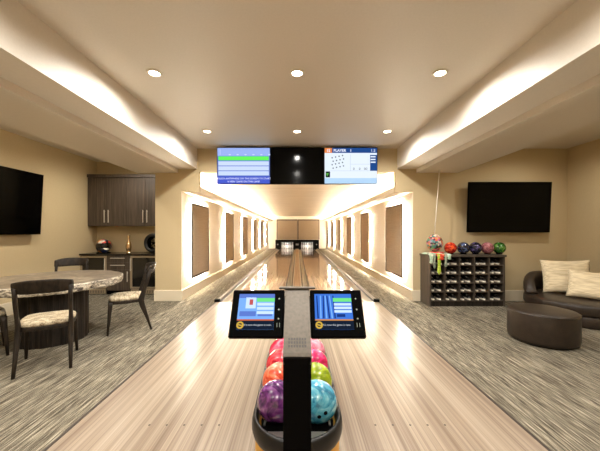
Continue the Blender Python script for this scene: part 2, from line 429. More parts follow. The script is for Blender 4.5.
# ------------------------------------------------------------------ ceiling downlights
DL = [(x,y) for y in (5.07,3.2,1.33,-.55) for x in (-1.56,0,1.56)]
LL = [(-3.73,6.2),(-3.73,4.2),(-3.73,2.0),(-3.73,-.2),(4.5,5.0),(4.5,2.9),(4.5,.8)]
dl0 = None
def downlight_name(x, y):
    if (x,y) in LL:
        return 'recessed downlight over the %s lounge, %s' % ('table' if x<0 else 'sofa', {6.2:'nearest the cabinets',5.0:'nearest the television'}.get(y, 'row %d out from the back wall' % (LL.index((x,y))+1)))
    row = {5.07:'in the row nearest the overhead screens',3.2:'in the second row from the overhead screens',1.33:'in the third row from the screens',-.55:'in the fourth row from the screens'}[y]
    return 'lit round downlight, %s of three %s' % ('left' if x<0 else 'right' if x>0 else 'middle', row)
def spot(x, y, p, size, blend, col, r=.04):
    l = bpy.data.lights.new('downlight_lamp', 'SPOT'); l.energy = p; l.spot_size = R(size); l.spot_blend = blend
    l.color = col; l.shadow_soft_size = r
    o = bpy.data.objects.new('downlight_lamp', l); COL.objects.link(o); o.location = (x,y,CZ-.03)
MAIN_W, LOUNGE_W = 104, 96
for x, y in DL+LL:
    if dl0 is None:
        dl0 = thing('ceiling_downlight', 'x', 'ceiling light'); o = dl0
        MB().lathe([(.055,-.002),(.078,-.002),(.082,-.006),(.078,-.012),(.06,-.014),(.055,-.008),(.055,-.002)], n=28).build('trim_ring', 'white_trim', o, smooth=True)
        MB().lathe([(.0545,-.009),(.0545,-.002)], n=28).build('lens', 'lens', o)
    else: o = dup(dl0)
    o['label'] = downlight_name(x,y); o['group'] = 'ceiling downlights'; o.location = (x,y,CZ)
    if (x,y) in LL: spot(x,y,LOUNGE_W if x<0 else 62,168,.8,(1,.94,.83))
    else: spot(x,y,MAIN_W,170,.6,(1,.965,.90))
# pin deck lamps
for s in (-1,1):
    l = bpy.data.lights.new('pin_deck_lamp', 'AREA'); l.energy = 14; l.shape = 'RECTANGLE'; l.size = .95; l.size_y = .1; l.color = (.95,1,.97)
    o = bpy.data.objects.new('pin_deck_lamp', l); COL.objects.link(o); o.location = (s*.84,23.98,.585); o.rotation_euler = (R(35),0,0)

# ------------------------------------------------------------------ ball return and balls
def stadium(hw, y0, y1, n=14, front_only=False):
    pts = [(-hw, y1-hw*.6), (-hw, y0+hw)]
    pts = []
    for i in range(n+1):
        a = PI+PI*i/n; pts.append((hw*math.cos(a), y0+hw+hw*math.sin(a)))
    for i in range(n+1):
        a = PI*i/n; pts.append((hw*math.cos(a), y1-hw+hw*math.sin(a)))
    return pts
BR = .108
t = thing('ball_return', 'low charcoal ball return rack with rounded front and yellow skirt', 'ball return', (0,1.345,0))
YRE = 1.22
o = MB().tube([(x,y,.452) for x,y in stadium(.224,.012,YRE)], (.019,.05), n=12, closed=True).build('rim', 'rim', t, smooth=True)
sk = stadium(.226,.016,YRE+.006)
sm_by_angle(MB().prism(sk, .22, .438).build('skirt', 'gold', t))
sm_by_angle(MB().prism(stadium(.215,.03,YRE), .14, .22).build('lower_skirt', 'rim', t))
sm_by_angle(MB().prism(stadium(.19,.06,YRE-.04), .0005, .14).build('pedestal', 'black', t))
MB().prism(stadium(.195,.05,YRE-.03), .438, .441).build('tray', 'black_soft', t)
for s in (-1,1):
    MB().tube([(s*.045,.20,.447),(s*.045,1.15,.447)], (.006,.006), n=8).build('ball_rail', 'grey_metal', t, smooth=True)
    MB().tube([(s*.172,.20,.447),(s*.172,1.15,.447)], (.006,.006), n=8).build('ball_rail', 'grey_metal', t, smooth=True)
    pts = [(s*.02,.045),(s*.02,.13),(s*.15,.13),(s*.11,.08)]
    if s > 0: pts.reverse()
    MB().prism(pts, .441, .462).build('stop_plate', 'silver', t, bevel=.003)
hoodp = [(-.2,1.26),(.2,1.26),(.2,1.75),(-.2,1.75)]
MB().prism(hoodp, .0005, .8).build('lift_hood', 'black', t, bevel=.06)
# a ball with finger holes
def ball(label, m, loc, r=BR, holes=None, group=None, name='bowling_ball', rot=(0,0,0)):
    o = MB().sphere((0,0,0), r, 40, 24).build(name, m, smooth=True)
    o.location = loc; o.rotation_euler = rot
    tag(o, label, 'bowling ball', group)
    if holes:
        for (az, el) in holes:
            d = Vector((math.cos(R(el))*math.sin(R(az)), -math.cos(R(el))*math.cos(R(az)), math.sin(R(el))))
            q = MB().lathe([(.0105,0),(.0105,.0012)], n=16).build('finger_hole', 'black_soft', o)
            q.rotation_mode = 'QUATERNION'; q.rotation_quaternion = d.to_track_quat('Z','Y'); q.location = d*(r-.0009)
    return o
G = 'bowling balls on the ball return'
cols = [('purple', (52,22,66),(96,42,102),(140,84,146),'frontmost on the left, dark purple with swirls'),
        ('orange',(190,54,36),(222,92,56),(236,136,98),'coral orange, second from the front on the left'),
        ('red',(150,16,30),(206,40,56),(226,84,92),'bright red, third from the front on the left'),
        ('crimson',(176,28,58),(220,60,92),(238,120,140),'rosy red, hindmost on the left'),
        ('sky',(40,112,142),(74,158,184),(150,206,212),'frontmost on the right, sky blue with finger holes'),
        ('lime',(110,128,10),(150,168,24),(186,198,70),'lime green, second from the front on the right'),
        ('magenta',(160,8,60),(214,24,92),(240,90,140),'magenta, third from the front on the right'),
        ('pink',(170,76,98),(206,116,136),(226,166,178),'pale pink, hindmost on the right')]
for i, (n, a, b, c, lb) in enumerate(cols):
    s = -1 if i < 4 else 1; k = i % 4
    zc = .4525 + math.sqrt((BR+.0005)**2-.0635**2)
    ball('bowling ball on the ball return, '+lb, ball_mat('ball_'+n,a,b,c,8,2.8), (s*.1088, 1.60+.2175*k, zc),
         holes=[(2,-10),(20,-1)] if n=='sky' else None, group=G, rot=(.4*i,0,0) if n!='sky' else (0,0,0))

# ------------------------------------------------------------------ scoring console
t = thing('scoring_console', 'black post with grey sloping face carrying two tilted touch monitors', 'scoring console', (0,1.25,0))
MB().box(-.0605,.0605,0,.06,.0005,.93).build('post', 'black_soft', t, bevel=.006)
MB().box(-.11,.11,-.06,.085,.0005,.012).build('base_plate', 'black', t)
# sloping head: side profile extruded in x
def extr(prof, x0, x1, mb, mi=0):
    n = len(prof)
    return mb.add([(x0,y,z) for y,z in prof]+[(x1,y,z) for y,z in prof],
        [tuple(range(n)), tuple(range(2*n-1,n-1,-1))]+[(i,n+i,n+(i+1)%n,(i+1)%n) for i in range(n)], mi)
arc = [(0,.90),(.002,.918),(.007,.932),(.016,.944)]
head = MB(); extr(arc+[(.285,1.167),(.30,1.15),(.10,.93),(.06,.90)], -.0615, .0615, head)
head.build('sloping_face', 'post_face', t)
# vent: slots lying on the slope
u = Vector((0,.269,.223)).normalized(); nrm = Vector((0,-u.z,u.y))
vm = MB()
base = Vector((0,.016,.944))
for r_ in range(3):
    for k in range(7):
        c = base+u*(.03+.017*r_)+nrm*.0006; x = -.036+.012*k
        p = [c+Vector((x-.004,0,0))-u*.006, c+Vector((x+.004,0,0))-u*.006, c+Vector((x+.004,0,0))+u*.006, c+Vector((x-.004,0,0))+u*.006]
        vm.add(p, [(0,1,2,3)])
vm.build('vent_slots', 'vent', t)
MB().box(-.095,.095,.275,.31,1.166,1.176).build('top_cap', 'post_face', t, bevel=.004)
MB().box(-.25,.25,.215,.235,1.05,1.085).build('monitor_arm', 'black', t)
y0, z0, y1, z1 = 1.36-1.25, .975, 1.49-1.25, 1.172
tilt = math.atan2(y1-y0, z1-z0); hh = math.hypot(y1-y0, z1-z0)/2
SK = 1.2
footer = 'It\u2019s now the game is new.'
for s in (-1,1):
    mo = bpy.data.objects.new('monitor', None); COL.objects.link(mo); mo.parent = t
    mo.location = (s*.194, (y0+y1)/2, (z0+z1)/2); mo.rotation_euler = (-tilt,0,0)
    hw = .129
    MB().box(-hw,hw,0,.03,-hh,hh).build('monitor_body', 'black', mo, bevel=.006)
    X0, X1, Z0, Z1 = (-.095,.082,-.082,.094) if s<0 else (-.108,.075,-.082,.094)
    W = X1-X0; H = Z1-Z0
    m = MB().rect(X0,X1,Z0,Z1,-.001,0)
    def q(u0,u1,v0,v1,mi,ly=1): m.rect(X0+W*u0,X0+W*u1,Z0+H*v0,Z0+H*v1,-.001-.0004*ly,mi)
    if s < 0:
        ml = [em('photo_blue',(112,158,226),SK),em('pale_photo',(186,208,244),SK),em('green2',(104,206,120),SK),em('row',(158,190,236),SK),em('coral',(206,104,70),.9),em('footer',(26,36,54),.8),em('mustard',(214,176,70),.9),em('rose',(200,90,90),.9),em('violet',(96,126,210),.9)]
        q(0,1,.88,1,8); q(.2,.48,.58,.9,1); q(.3,.4,.68,.84,7,2); q(.05,.5,.36,.5,8); q(.55,.95,.36,.44,8)
        q(.5,1,.77,.88,2,2)
        for k in range(3): q(.52,.98,.66-.12*k,.74-.12*k,1,2)
        q(0,1,.24,.28,4,2); q(0,1,0,.24,5,2)
    else:
        ml = [em('deep_blue',(56,106,196),SK),em('mid_blue',(110,160,226),SK),em('green2',(0,0,0)),em('row',(0,0,0)),em('amber',(208,140,80),.9),em('footer',(0,0,0)),em('mustard',(0,0,0)),em('pale_photo',(0,0,0)),em('night',(30,58,130),.9)]
        for k in range(7):
            a = .06+.075*k
            m.add([(X0+W*a,-.0014,Z0+H*.3),(X0+W*(a+.04),-.0014,Z0+H*.3),(X0+W*(a+.02+.03*math.sin(k)),-.0014,Z0+H*.95),(X0+W*(a-.01+.03*math.sin(k)),-.0014,Z0+H*.95)],[(0,1,2,3)],1 if k%2 else 8)
        q(.5,1,.77,.88,2,2)
        for k in range(3): q(.52,.98,.66-.1*k,.73-.1*k,7,2)
        q(.58,.8,.34,.42,8); q(0,1,.24,.28,4,2); q(0,1,0,.24,5,2)
    # round emblem in the footer
    n = 16; cx, cz, rr = X0+W*.1, Z0+H*.12, H*.1
    m.add([(cx+rr*math.cos(2*PI*i/n),-.0022,cz+rr*math.sin(2*PI*i/n)) for i in range(n)], [tuple(range(n))], 6)
    m.add([(cx+rr*.55*math.cos(2*PI*i/n),-.0026,cz+rr*.55*math.sin(2*PI*i/n)) for i in range(n)], [tuple(range(n))], 5)
    m.add([(cx-rr*.5,-.003,cz-rr*.1),(cx+rr*.5,-.003,cz-rr*.3),(cx+rr*.5,-.003,cz+rr*.05),(cx-rr*.5,-.003,cz+rr*.25)], [(0,1,2,3)], 6)
    m.build('screen', ml, mo)
    text('lettering', footer, .0128, X0+W*.20, Z0+H*.10, -.0035, em('white_dim',(225,230,240),.8), mo)
    # bezel symbols
    b = MB(); xb = X1+.022
    for zz in (.07,.015,-.03): b.rect(xb-.004,xb+.004,zz-.0012,zz+.0012,-.0006); b.rect(xb-.0012,xb+.0012,zz-.004,zz+.004,-.0006)
    b.rect(xb-.007,xb-.0055,-.07,-.05,-.0006); b.rect(xb+.0055,xb+.007,-.07,-.05,-.0006)
    b.build('bezel_symbols', mat('bezel_print',(150,160,150),.5), mo)

# ------------------------------------------------------------------ televisions
def tv(label, loc, rz, tilt, w, h):
    t = thing('television', label, 'television', loc, rz, tilt)
    MB().box(-w/2,w/2,0,.045,-h/2,h/2).build('housing', 'black', t, bevel=.004)
    MB().rect(-w/2+.012,w/2-.012,-h/2+.018,h/2-.012,-.001).build('screen', 'screen_off', t)
    MB().box(-.25,.25,.045,.1,-.16,.16).build('wall_mount', 'black_soft', t)
    return t
tv('large switched off television on the tan wall above the shoe cabinet', (4.34,YB-.165,1.955), 0, R(3), 1.69, 1.03)
tv('large switched off television on the left wall facing the table', (WL+.165,4.75,1.97), PI/2, R(3), 1.66, 1.13)

# ------------------------------------------------------------------ shoe cabinet
CX0, CX1, CY0, CY1 = 2.575, 4.045, 5.70, 6.125
t = thing('shoe_cabinet', 'dark wooden open shoe cabinet of five by five cubbies by the tan wall', 'shoe cabinet', (CX0,CY0,0))
Wc, Dc = CX1-CX0, CY1-CY0
box('plinth', (.02,Wc-.02,.02,Dc,.0005,.10), 'dark_wood', t)
box('side_panel', (0,.03,0,Dc,.0005,.965), 'shoe_wood', t); box('side_panel', (Wc-.03,Wc,0,Dc,.0005,.965), 'shoe_wood', t)
box('top', (-.02,Wc+.02,-.02,Dc,.965,1.005), 'shoe_wood', t, bevel=.003)
box('back_panel', (.03,Wc-.03,Dc-.02,Dc-.005,.10,.965), 'black_soft', t)
cw = (Wc-.06+.024)/5; rh = (.965-.10)/5
for k in range(1,5): box('divider', (.03+cw*k-.024,.03+cw*k,.005,Dc-.02,.10,.965), 'shoe_wood', t)
for k in range(5): box('shelf', (.03,Wc-.03,.008,Dc-.02,.10+rh*k-.0001,.10+rh*k+.02), 'shoe_wood', t)
# shoe prototype: toe towards -y
def shoe_outline(sc=1., n=20):
    pts = []
    for i in range(n):
        a = 2*PI*i/n; y = -.135*math.cos(a); wd = .046*(1-.22*max(0,math.cos(a))**2) if math.cos(a)>0 else .046*(.86)
        pts.append((wd*sc*math.copysign(abs(math.sin(a))**.75, math.sin(a)), y*sc))
    return pts
s0 = bpy.data.objects.new('bowling_shoe', None); COL.objects.link(s0)
MB().prism(list(reversed(shoe_outline()))[::-1], 0, .034).build('sole', 'shoe_sole', s0)
up = MB(); rings = [(.034,.97,0,1),(.054,.95,0,1),(.07,.80,.02,.9),(.088,.60,.05,.62),(.105,.46,.07,.5)]
n = 20; o_ = 0
for z, sx, oy, sy in rings:
    up.v += [(x*sx, y*sy+oy, z) for x,y in shoe_outline(1., n)]
for j in range(len(rings)-1):
    for i in range(n): up.f.append((j*n+i, j*n+(i+1)%n, (j+1)*n+(i+1)%n, (j+1)*n+i)); up.m.append(0)
up.f.append(tuple((len(rings)-1)*n+i for i in range(n))); up.m.append(0)
up.build('upper', 'shoe_upper', s0, smooth=True)
lc = MB()
for k in range(3): lc.tube([(-.022,-.035+.02*k,.078+.006*k),(0,-.038+.02*k,.088+.006*k),(.022,-.035+.02*k,.078+.006*k)], (.005,.004), n=6)
lc.build('laces', 'shoe_lace', s0)
rows = ['bottom','second lowest','middle','second highest','top']; colsn = ['leftmost','left middle','centre','right middle','rightmost']
first = True
for r_ in range(5):
    for c_ in range(5):
        for k in (0,1):
            x = CX0+.03+cw*c_+(cw-.024)/2+(-.066 if k==0 else .066)
            lb = 'black bowling shoe, %s of its pair, %s row, %s column of the cabinet' % ('left' if k==0 else 'right', rows[r_], colsn[c_])
            if first: o = s0; first = False
            else: o = dup(s0)
            tag(o, lb, 'shoe', 'bowling shoes in the cabinet')
            o.scale = (.88,1,.95); o.location = (x, CY0+.15+random.uniform(-.01,.01), .1205+rh*r_); o.rotation_euler = (0,0,random.uniform(-.08,.08))
# balls on cabinet top, each in a ring stand
ring0 = None
cb = [('red',(140,16,8),(206,44,22),(240,120,50),450.2,'red and orange','beside the hanging ball'),
      ('navy',(4,6,16),(10,16,44),(110,130,176),463.2,'navy marbled','left one of the two dark balls'),
      ('indigo',(4,6,14),(12,16,46),(130,110,170),475.2,'dark blue marbled','right one of the two dark balls'),
      ('mauve',(110,58,66),(156,92,98),(196,140,140),487.1,'dusty mauve','between the dark and the green ball'),
      ('green',(10,46,10),(36,98,26),(120,160,70),499.0,'green marbled','rightmost on the cabinet')]
for n, a, b, c, px, lk, wh in cb:
    X = (px-297)*5.9/293; Y = 5.9
    rg = MB().tube([(.05*math.cos(2*PI*i/24),.05*math.sin(2*PI*i/24),.009) for i in range(24)], (.008,.008), n=8, closed=True) if ring0 is None else None
    if ring0 is None: ring0 = rg.build('ball_ring', 'black', smooth=True); o = ring0
    else: o = ring0.copy(); COL.objects.link(o)
    tag(o, 'small black ring stand under the %s ball on the shoe cabinet' % lk, 'ball stand', 'ring stands on the shoe cabinet'); o.location = (X,Y,1.0055)
    ball('%s bowling ball on the shoe cabinet, %s' % (lk, wh), ball_mat('display_ball_'+n,a,b,c,14,1.6), (X,Y,1.0055+.009+math.sqrt(.126**2-.05**2)), r=.1175, group='bowling balls on the shoe cabinet', rot=(px,0,0))
# hanging ball on cord
t = thing('hanging_ball', 'multicoloured paint-splattered ball hanging on a white cord over the cabinet', 'ball sculpture', (2.745,5.86,1.234))
MB().sphere((0,0,0), .152, 40, 24, sz=1.14).build('ball', speckle_mat('paint_splatter', [(206,80,70),(40,40,48),(226,216,190),(70,120,120),(190,90,130),(52,44,40),(210,140,80),(110,150,90),(150,130,150)]), t, smooth=True)
MB().tube([(.0,0,.17),(.05,0,.8),(.1,0,2.689-1.228)], (.008,.008), n=8).build('cord', 'cord', t, smooth=True)
# paint drip under it
pr = speckle_mat('red_orange_paint', [(220,84,58),(236,120,84),(206,60,44)])
pm = ball_mat('mint_paint', (150,190,160),(190,210,184),(226,224,206),14,1.5,.25)
pl = ball_mat('lime_paint', (150,190,50),(186,206,76),(216,222,130),14,1.5,.25)
pg = ball_mat('grey_green_paint', (110,128,112),(140,150,130),(176,176,156),14,1.5,.25)
t = thing('paint_puddle', 'mint and red paint puddle dripping over the cabinet front below the hanging ball', 'paint sculpture', (2.745,5.86,1.0055))
def blob(rx, ry, h, ph, n=40):
    m = MB(); pr_ = [(1.,0),(1.02,.3),(.95,.75),(.8,1.),(.4,1.1),(.001,1.12)]
    for r, z in pr_:
        for i in range(n):
            a = 2*PI*i/n; w = 1+.12*math.sin(3*a+ph)+.08*math.sin(5*a+2*ph)
            m.v.append((r*rx*w*math.cos(a), r*ry*w*math.sin(a), z*h))
    for j in range(len(pr_)-1):
        for i in range(n): m.f.append((j*n+i,j*n+(i+1)%n,(j+1)*n+(i+1)%n,(j+1)*n+i)); m.m.append(0)
    m.f.append(tuple(range(n-1,-1,-1))); m.m.append(0)
    return m
def drip(x, ytop, zb, w, mt):
    yo = CY0-.02-5.86   # overhang front in local y
    pts = [(x,-.10,.016),(x,yo+.01,.012),(x,yo-.014,-.01),(x,yo-.016,-.06),(x,yo-.018,zb*.6),(x,yo-.02,zb*.85),(x,yo-.022,zb)]
    rd = [(w,.012),(w,.013),(w,.013),(w*.75,.012),(w*.6,.012),(w*.95,.018),(w*.25,.006)]
    return MB().tube(pts, rd, n=12, up=(1,0,0)).build('paint_drip', mt, t, smooth=True)
def drip2(x, zb, w, mt):
    # side axis must be x: tube's side = t x up
    yo = CY0-.02-5.86
    pts = [(x,-.08,.014),(x,yo+.012,.012),(x,yo-.010,.004),(x,yo-.016,-.03),(x,yo-.016,zb*.55),(x,yo-.017,zb*.85),(x,yo-.017,zb)]
    m = MB(); n = 12; wd = [w,w,w,w*.8,w*.6,w*.9,w*.2]; th = [.012,.012,.012,.012,.011,.016,.004]
    nor = [(0,0,1),(0,-.3,1),(0,-.8,.6),(0,-1,0),(0,-1,0),(0,-1,0),(0,-1,0)]
    for p, a, b, nn in zip(pts, wd, th, nor):
        nv = Vector(nn).normalized()
        for i in range(n):
            an = 2*PI*i/n; m.v.append(tuple(Vector(p)+Vector((a*math.cos(an),0,0))+nv*b*math.sin(an)))
    for j in range(len(pts)-1):
        for i in range(n): m.f.append((j*n+i,j*n+(i+1)%n,(j+1)*n+(i+1)%n,(j+1)*n+i)); m.m.append(0)
    m.f.append(tuple(range(n-1,-1,-1))); m.m.append(0); m.f.append(tuple((len(pts)-1)*n+i for i in range(n))); m.m.append(0)
    return m.build('paint_drip', mt, t, smooth=True)
blob(.215,.13,.035,.6).build('mint_puddle', pm, t, smooth=True)['label'] = 'mint green paint puddle'
b_ = blob(.13,.10,.022,1.9); o = b_.build('red_puddle', pr, t, smooth=True); o.location = (.02,-.02,.03); o['label'] = 'red orange paint puddle'
for x, zb, w, mt, lb in ((-.15,-.17,.045,pm,'mint drip'),(-.09,-.27,.03,pg,'grey green drip'),(.03,-.10,.085,pr,'red orange drip'),(.0,-.38,.045,pl,'long lime green drip'),(.13,-.24,.036,pg,'grey green drip'),(.195,-.09,.045,pm,'mint drip')):
    drip2(x, zb, w, mt)['label'] = lb

# ------------------------------------------------------------------ sofa, ottoman, cushions
t = thing('round_sofa', 'dark brown leather round sofa in the right corner', 'sofa', (4.84,5.0,0))
r = .78
def disc_prof(r, z0, z1, b):
    return [(.001,z0),(r-b,z0),(r-b*.3,z0+b*.3),(r,z0+b),(r,z1-b),(r-b*.3,z1-b*.3),(r-b,z1),(r*.5,z1+.008),(.001,z1+.01)]
MB().lathe(disc_prof(r-.01,.0005,.17,.02), n=56).build('base', 'leather', t, smooth=True)
MB().lathe(disc_prof(r,.175,.345,.035), n=56).build('seat_cushion', 'leather', t, smooth=True)
# curved backrest: arc from angle a0 to a1
m = MB(); n = 44; a0, a1 = R(163), R(-68); ns = 14
prev = None
for i in range(n+1):
    u_ = i/n; a = a0+(a1-a0)*u_
    e = min(u_, 1-u_)*n/11.0; f = min(1., e)
    ht = .05+.30*f*(2-f)
    th = .085
    ring = []
    for k in range(ns):
        an = 2*PI*(k+.5)/ns; ca = math.copysign(abs(math.cos(an))**.55, math.cos(an)); sa = math.copysign(abs(math.sin(an))**.55, math.sin(an))
        rr = .695+th*ca; z = .352+ht/2+ht/2*sa
        ring.append((rr*math.cos(a), rr*math.sin(a), z))
    m.v += ring
for i in range(n):
    for k in range(ns): m.f.append((i*ns+k, i*ns+(k+1)%ns, (i+1)*ns+(k+1)%ns, (i+1)*ns+k)); m.m.append(0)
m.f.append(tuple(range(ns-1,-1,-1))); m.m.append(0); m.f.append(tuple(n*ns+k for k in range(ns))); m.m.append(0)
m.build('backrest', 'leather', t, smooth=True)
t = thing('round_ottoman', 'dark brown leather round ottoman on the carpet before the sofa', 'ottoman', (3.30,3.95,0))
MB().lathe([(.001,.012),(.345,.012),(.377,.03),(.387,.07),(.387,.382),(.383,.397),(.37,.41),(.345,.416),(.2,.424),(.001,.426)], n=56).build('upholstery', 'leather', t, smooth=True)
MB().tube([(.386*math.cos(2*PI*i/56),.386*math.sin(2*PI*i/56),.395) for i in range(56)], (.005,.005), n=6, closed=True).build('piping', 'leather', t, smooth=True)
MB().lathe([(.33,.0005),(.33,.012)], n=32).build('foot', 'black', t)
def cushion(label, loc, rz, lean, w, h, th, roll=0):
    n = 18; m = MB()
    for side in (-1,1):
        for i in range(n+1):
            for j in range(n+1):
                u_ = -1+2*i/n; v_ = -1+2*j/n
                e = max(0,(1-u_**4))*max(0,(1-v_**4))
                pin = 1-.07*((1-u_*u_)*abs(v_)**3)          # edges pulled in between the corners
                pin2 = 1-.07*((1-v_*v_)*abs(u_)**3)
                m.v.append((u_*w/2*pin2, side*(th/2*e**.5+.004), v_*h/2*pin))
    N = (n+1)*(n+1)
    for i in range(n):
        for j in range(n):
            a = i*(n+1)+j
            m.f.append((a,a+n+1,a+n+2,a+1)); m.m.append(0)
            a += N; m.f.append((a,a+1,a+n+2,a+n+1)); m.m.append(0)
    ed = [i*(n+1) for i in range(n+1)]+[n*(n+1)+j for j in range(1,n+1)]+[i*(n+1)+n for i in range(n-1,-1,-1)]+[j for j in range(n-1,0,-1)]
    for k in range(len(ed)):
        a, b = ed[k], ed[(k+1)%len(ed)]; m.f.append((a,a+N,b+N,b) if True else ()); m.m.append(0)
    o = m.build('cushion', 'cream', smooth=True); o.location = loc; o.rotation_euler = (lean, roll, rz)
    return tag(o, label, 'cushion', 'cushions on the sofa')
cushion('cream square cushion standing against the sofa back, the left and rear one', (4.80,5.24,.655), R(-34), R(-14), .68, .60, .15, R(-3))
cushion('cream cushion leaning in front of the other, the right one', (4.86,4.80,.575), R(-46), R(-24), .66, .47, .14, R(2))

# ------------------------------------------------------------------ table and chairs
TX, TY, TZ = -3.48, 4.2, .80
t = thing('round_table', 'round grey stone table with rough live edge on a dark drum base', 'table', (TX,TY,0))
n = 96
def edge_r(a, k): return .84*(1+.010*math.sin(5*a+k)+.008*math.sin(11*a+2.3*k)+.006*math.sin(23*a))
m = MB()
for (f, z, k) in ((.985,TZ-.105,1.1),(1.0,TZ-.085,.7),(1.003,TZ-.045,.3),(1.0,TZ-.012,.1),(.99,TZ-.001,0)):
    for i in range(n):
        a = 2*PI*i/n; q_ = edge_r(a,k)*f; m.v.append((q_*math.cos(a), q_*math.sin(a), z))
for j in range(4):
    for i in range(n): m.f.append((j*n+i,j*n+(i+1)%n,(j+1)*n+(i+1)%n,(j+1)*n+i)); m.m.append(0)
m.f.append(tuple(range(n-1,-1,-1))); m.m.append(0); m.f.append(tuple(4*n+i for i in range(n))); m.m.append(0)
m.build('live_edge', 'stone_edge', t, smooth=False)
m = MB().prism([(edge_r(2*PI*i/n,0)*.988*math.cos(2*PI*i/n), edge_r(2*PI*i/n,0)*.988*math.sin(2*PI*i/n)) for i in range(n)], TZ-.002, TZ)
m.build('tabletop', 'stone', t)
bp = []
for i in range(80):
    a = 2*PI*i/80; q_ = .38+(.006 if i%4<2 else -.004); bp.append((q_*math.cos(a)+.155, q_*math.sin(a)-.19))
MB().prism(bp, .0005, TZ-.106).build('drum_base', 'dark_wood', t)

def make_chair():
    c = thing('dining_chair', 'x', 'chair')
    W = 'chair_wood'
    # seat frame (rounded square ring plate)
    pts = []
    for i in range(40):
        a = 2*PI*i/40; ca, sa = math.cos(a), math.sin(a)
        x = .245*math.copysign(abs(ca)**.5, ca); y = .235*math.copysign(abs(sa)**.5, sa)
        if y < 0: x *= .94
        pts.append((x,y))
    MB().prism(pts, .425, .468).build('seat_frame', W, c, bevel=.01)
    cu = MB(); prof_ = [(.96,.468),(.99,.483),(.97,.503),(.88,.520),(.6,.530),(.001,.533)]
    for f, z in prof_: cu.v += [(x*f,y*f,z) for x,y in pts]
    for j in range(len(prof_)-1):
        for i in range(40): cu.f.append((j*40+i,j*40+(i+1)%40,(j+1)*40+(i+1)%40,(j+1)*40+i)); cu.m.append(0)
    cu.f.append(tuple(range(39,-1,-1))); cu.m.append(0)
    cu.build('seat_cushion', 'seat_fabric', c, smooth=True)
    for s in (-1,1):
        MB().tube([(s*.235,.235,.0005),(s*.228,.222,.2),(s*.218,.205,.40),(s*.215,.20,.462)], [(.014,.014),(.019,.019),(.026,.028),(.03,.034)], n=12, sq=.7, up=(0,1,0)).build('leg', W, c, smooth=True)
        # rear leg sweeps up into the back post
        MB().tube([(s*.228,-.315,.0005),(s*.222,-.262,.18),(s*.218,-.20,.36),(s*.218,-.178,.455),(s*.220,-.215,.58),(s*.224,-.265,.76),(s*.222,-.295,.90)],
                  [(.015,.014),(.019,.02),(.025,.034),(.024,.042),(.018,.030),(.019,.028),(.022,.034)], n=12, sq=.7, up=(0,1,0)).build('leg', W, c, smooth=True)
    # broad curved top rail
    m = MB(); k = 24; ns = 12
    for i in range(k+1):
        u_ = -1+2*i/k
        x = .240*u_; y = -.268-.10*(1-abs(u_)**2.6); zc = .893+.012*(1-u_*u_); hh_ = .074-.018*abs(u_)**4
        dx, dy = .24, .10*2.6*abs(u_)**1.6*math.copysign(1,u_); l = math.hypot(dx,dy); nx, ny = -dy/l, dx/l
        for j in range(ns):
            an = 2*PI*(j+.5)/ns; ca = math.copysign(abs(math.cos(an))**.6, math.cos(an)); sa = math.copysign(abs(math.sin(an))**.6, math.sin(an))
            m.v.append((x+nx*.016*ca, y+ny*.016*ca-.06*sa*hh_/.064*.35, zc+hh_*sa))
    for i in range(k):
        for j in range(ns): m.f.append((i*ns+j,(i+1)*ns+j,(i+1)*ns+(j+1)%ns,i*ns+(j+1)%ns)); m.m.append(0)
    m.f.append(tuple(range(ns))); m.m.append(0); m.f.append(tuple(k*ns+j for j in range(ns-1,-1,-1))); m.m.append(0)
    m.build('backrest', W, c, smooth=True)
    return c
ch = make_chair()
for i, (x, y, fx, fy, lb) in enumerate([
    (-2.79,3.29,-.53,.85,'charcoal wooden chair with pale seat, its back to the viewer before the table'),
    (-2.57,4.42,-.86,-.51,'charcoal wooden chair seen from the side at the right end of the table'),
    (-3.96,5.08,.48,-.88,'charcoal wooden chair behind the table, only its back showing'),
    (-3.75,3.44,.66,.75,'charcoal wooden chair cut off by the left edge of the photo')]):
    o = ch if i == 0 else dup(ch)
    o['label'] = lb; o['group'] = 'chairs around the stone table'; o.location = (x,y,0); o.rotation_euler = (0,0,math.atan2(-fx,fy))

# ------------------------------------------------------------------ bar niche
NX0, NX1 = WL+.004, -2.984
YU, YC = 7.0, 6.76
t = thing('upper_cabinet', 'grey brown wood wall cabinet with four doors above the counter', 'cabinet', (NX0,YU,1.59))
Wn = NX1-NX0
box('body', (0,Wn,.022,YN-YU-.002,0,1.16), 'cab_wood', t)
box('crown', (0,Wn,-.02,YN-YU-.002,1.16,1.235), 'cab_wood', t, bevel=.008)
hx = []
for k in range(4):
    x0 = .012+.46*k
    d = box('door', (x0,x0+.455,0,.02,.005,1.155), 'cab_wood', t, bevel=.002)
    xh = x0+.455-.045 if k%2==0 else x0+.045
    MB().tube([(xh,-.028,.08),(xh,-.028,.38)], (.010,.010), n=8).box(xh-.005,xh+.005,-.028,0,.11,.12).box(xh-.005,xh+.005,-.028,0,.34,.35).build('handle', 'chrome', d)
box('filler', (.012+.46*4,Wn,.002,.02,.0,1.16), 'cab_wood', t)
o = box('countertop', (NX0,NX1,YC-.03,YN-.002,.905,.945), 'counter', None, bevel=.004)
tag(o, 'black stone countertop along the bar niche', 'countertop')
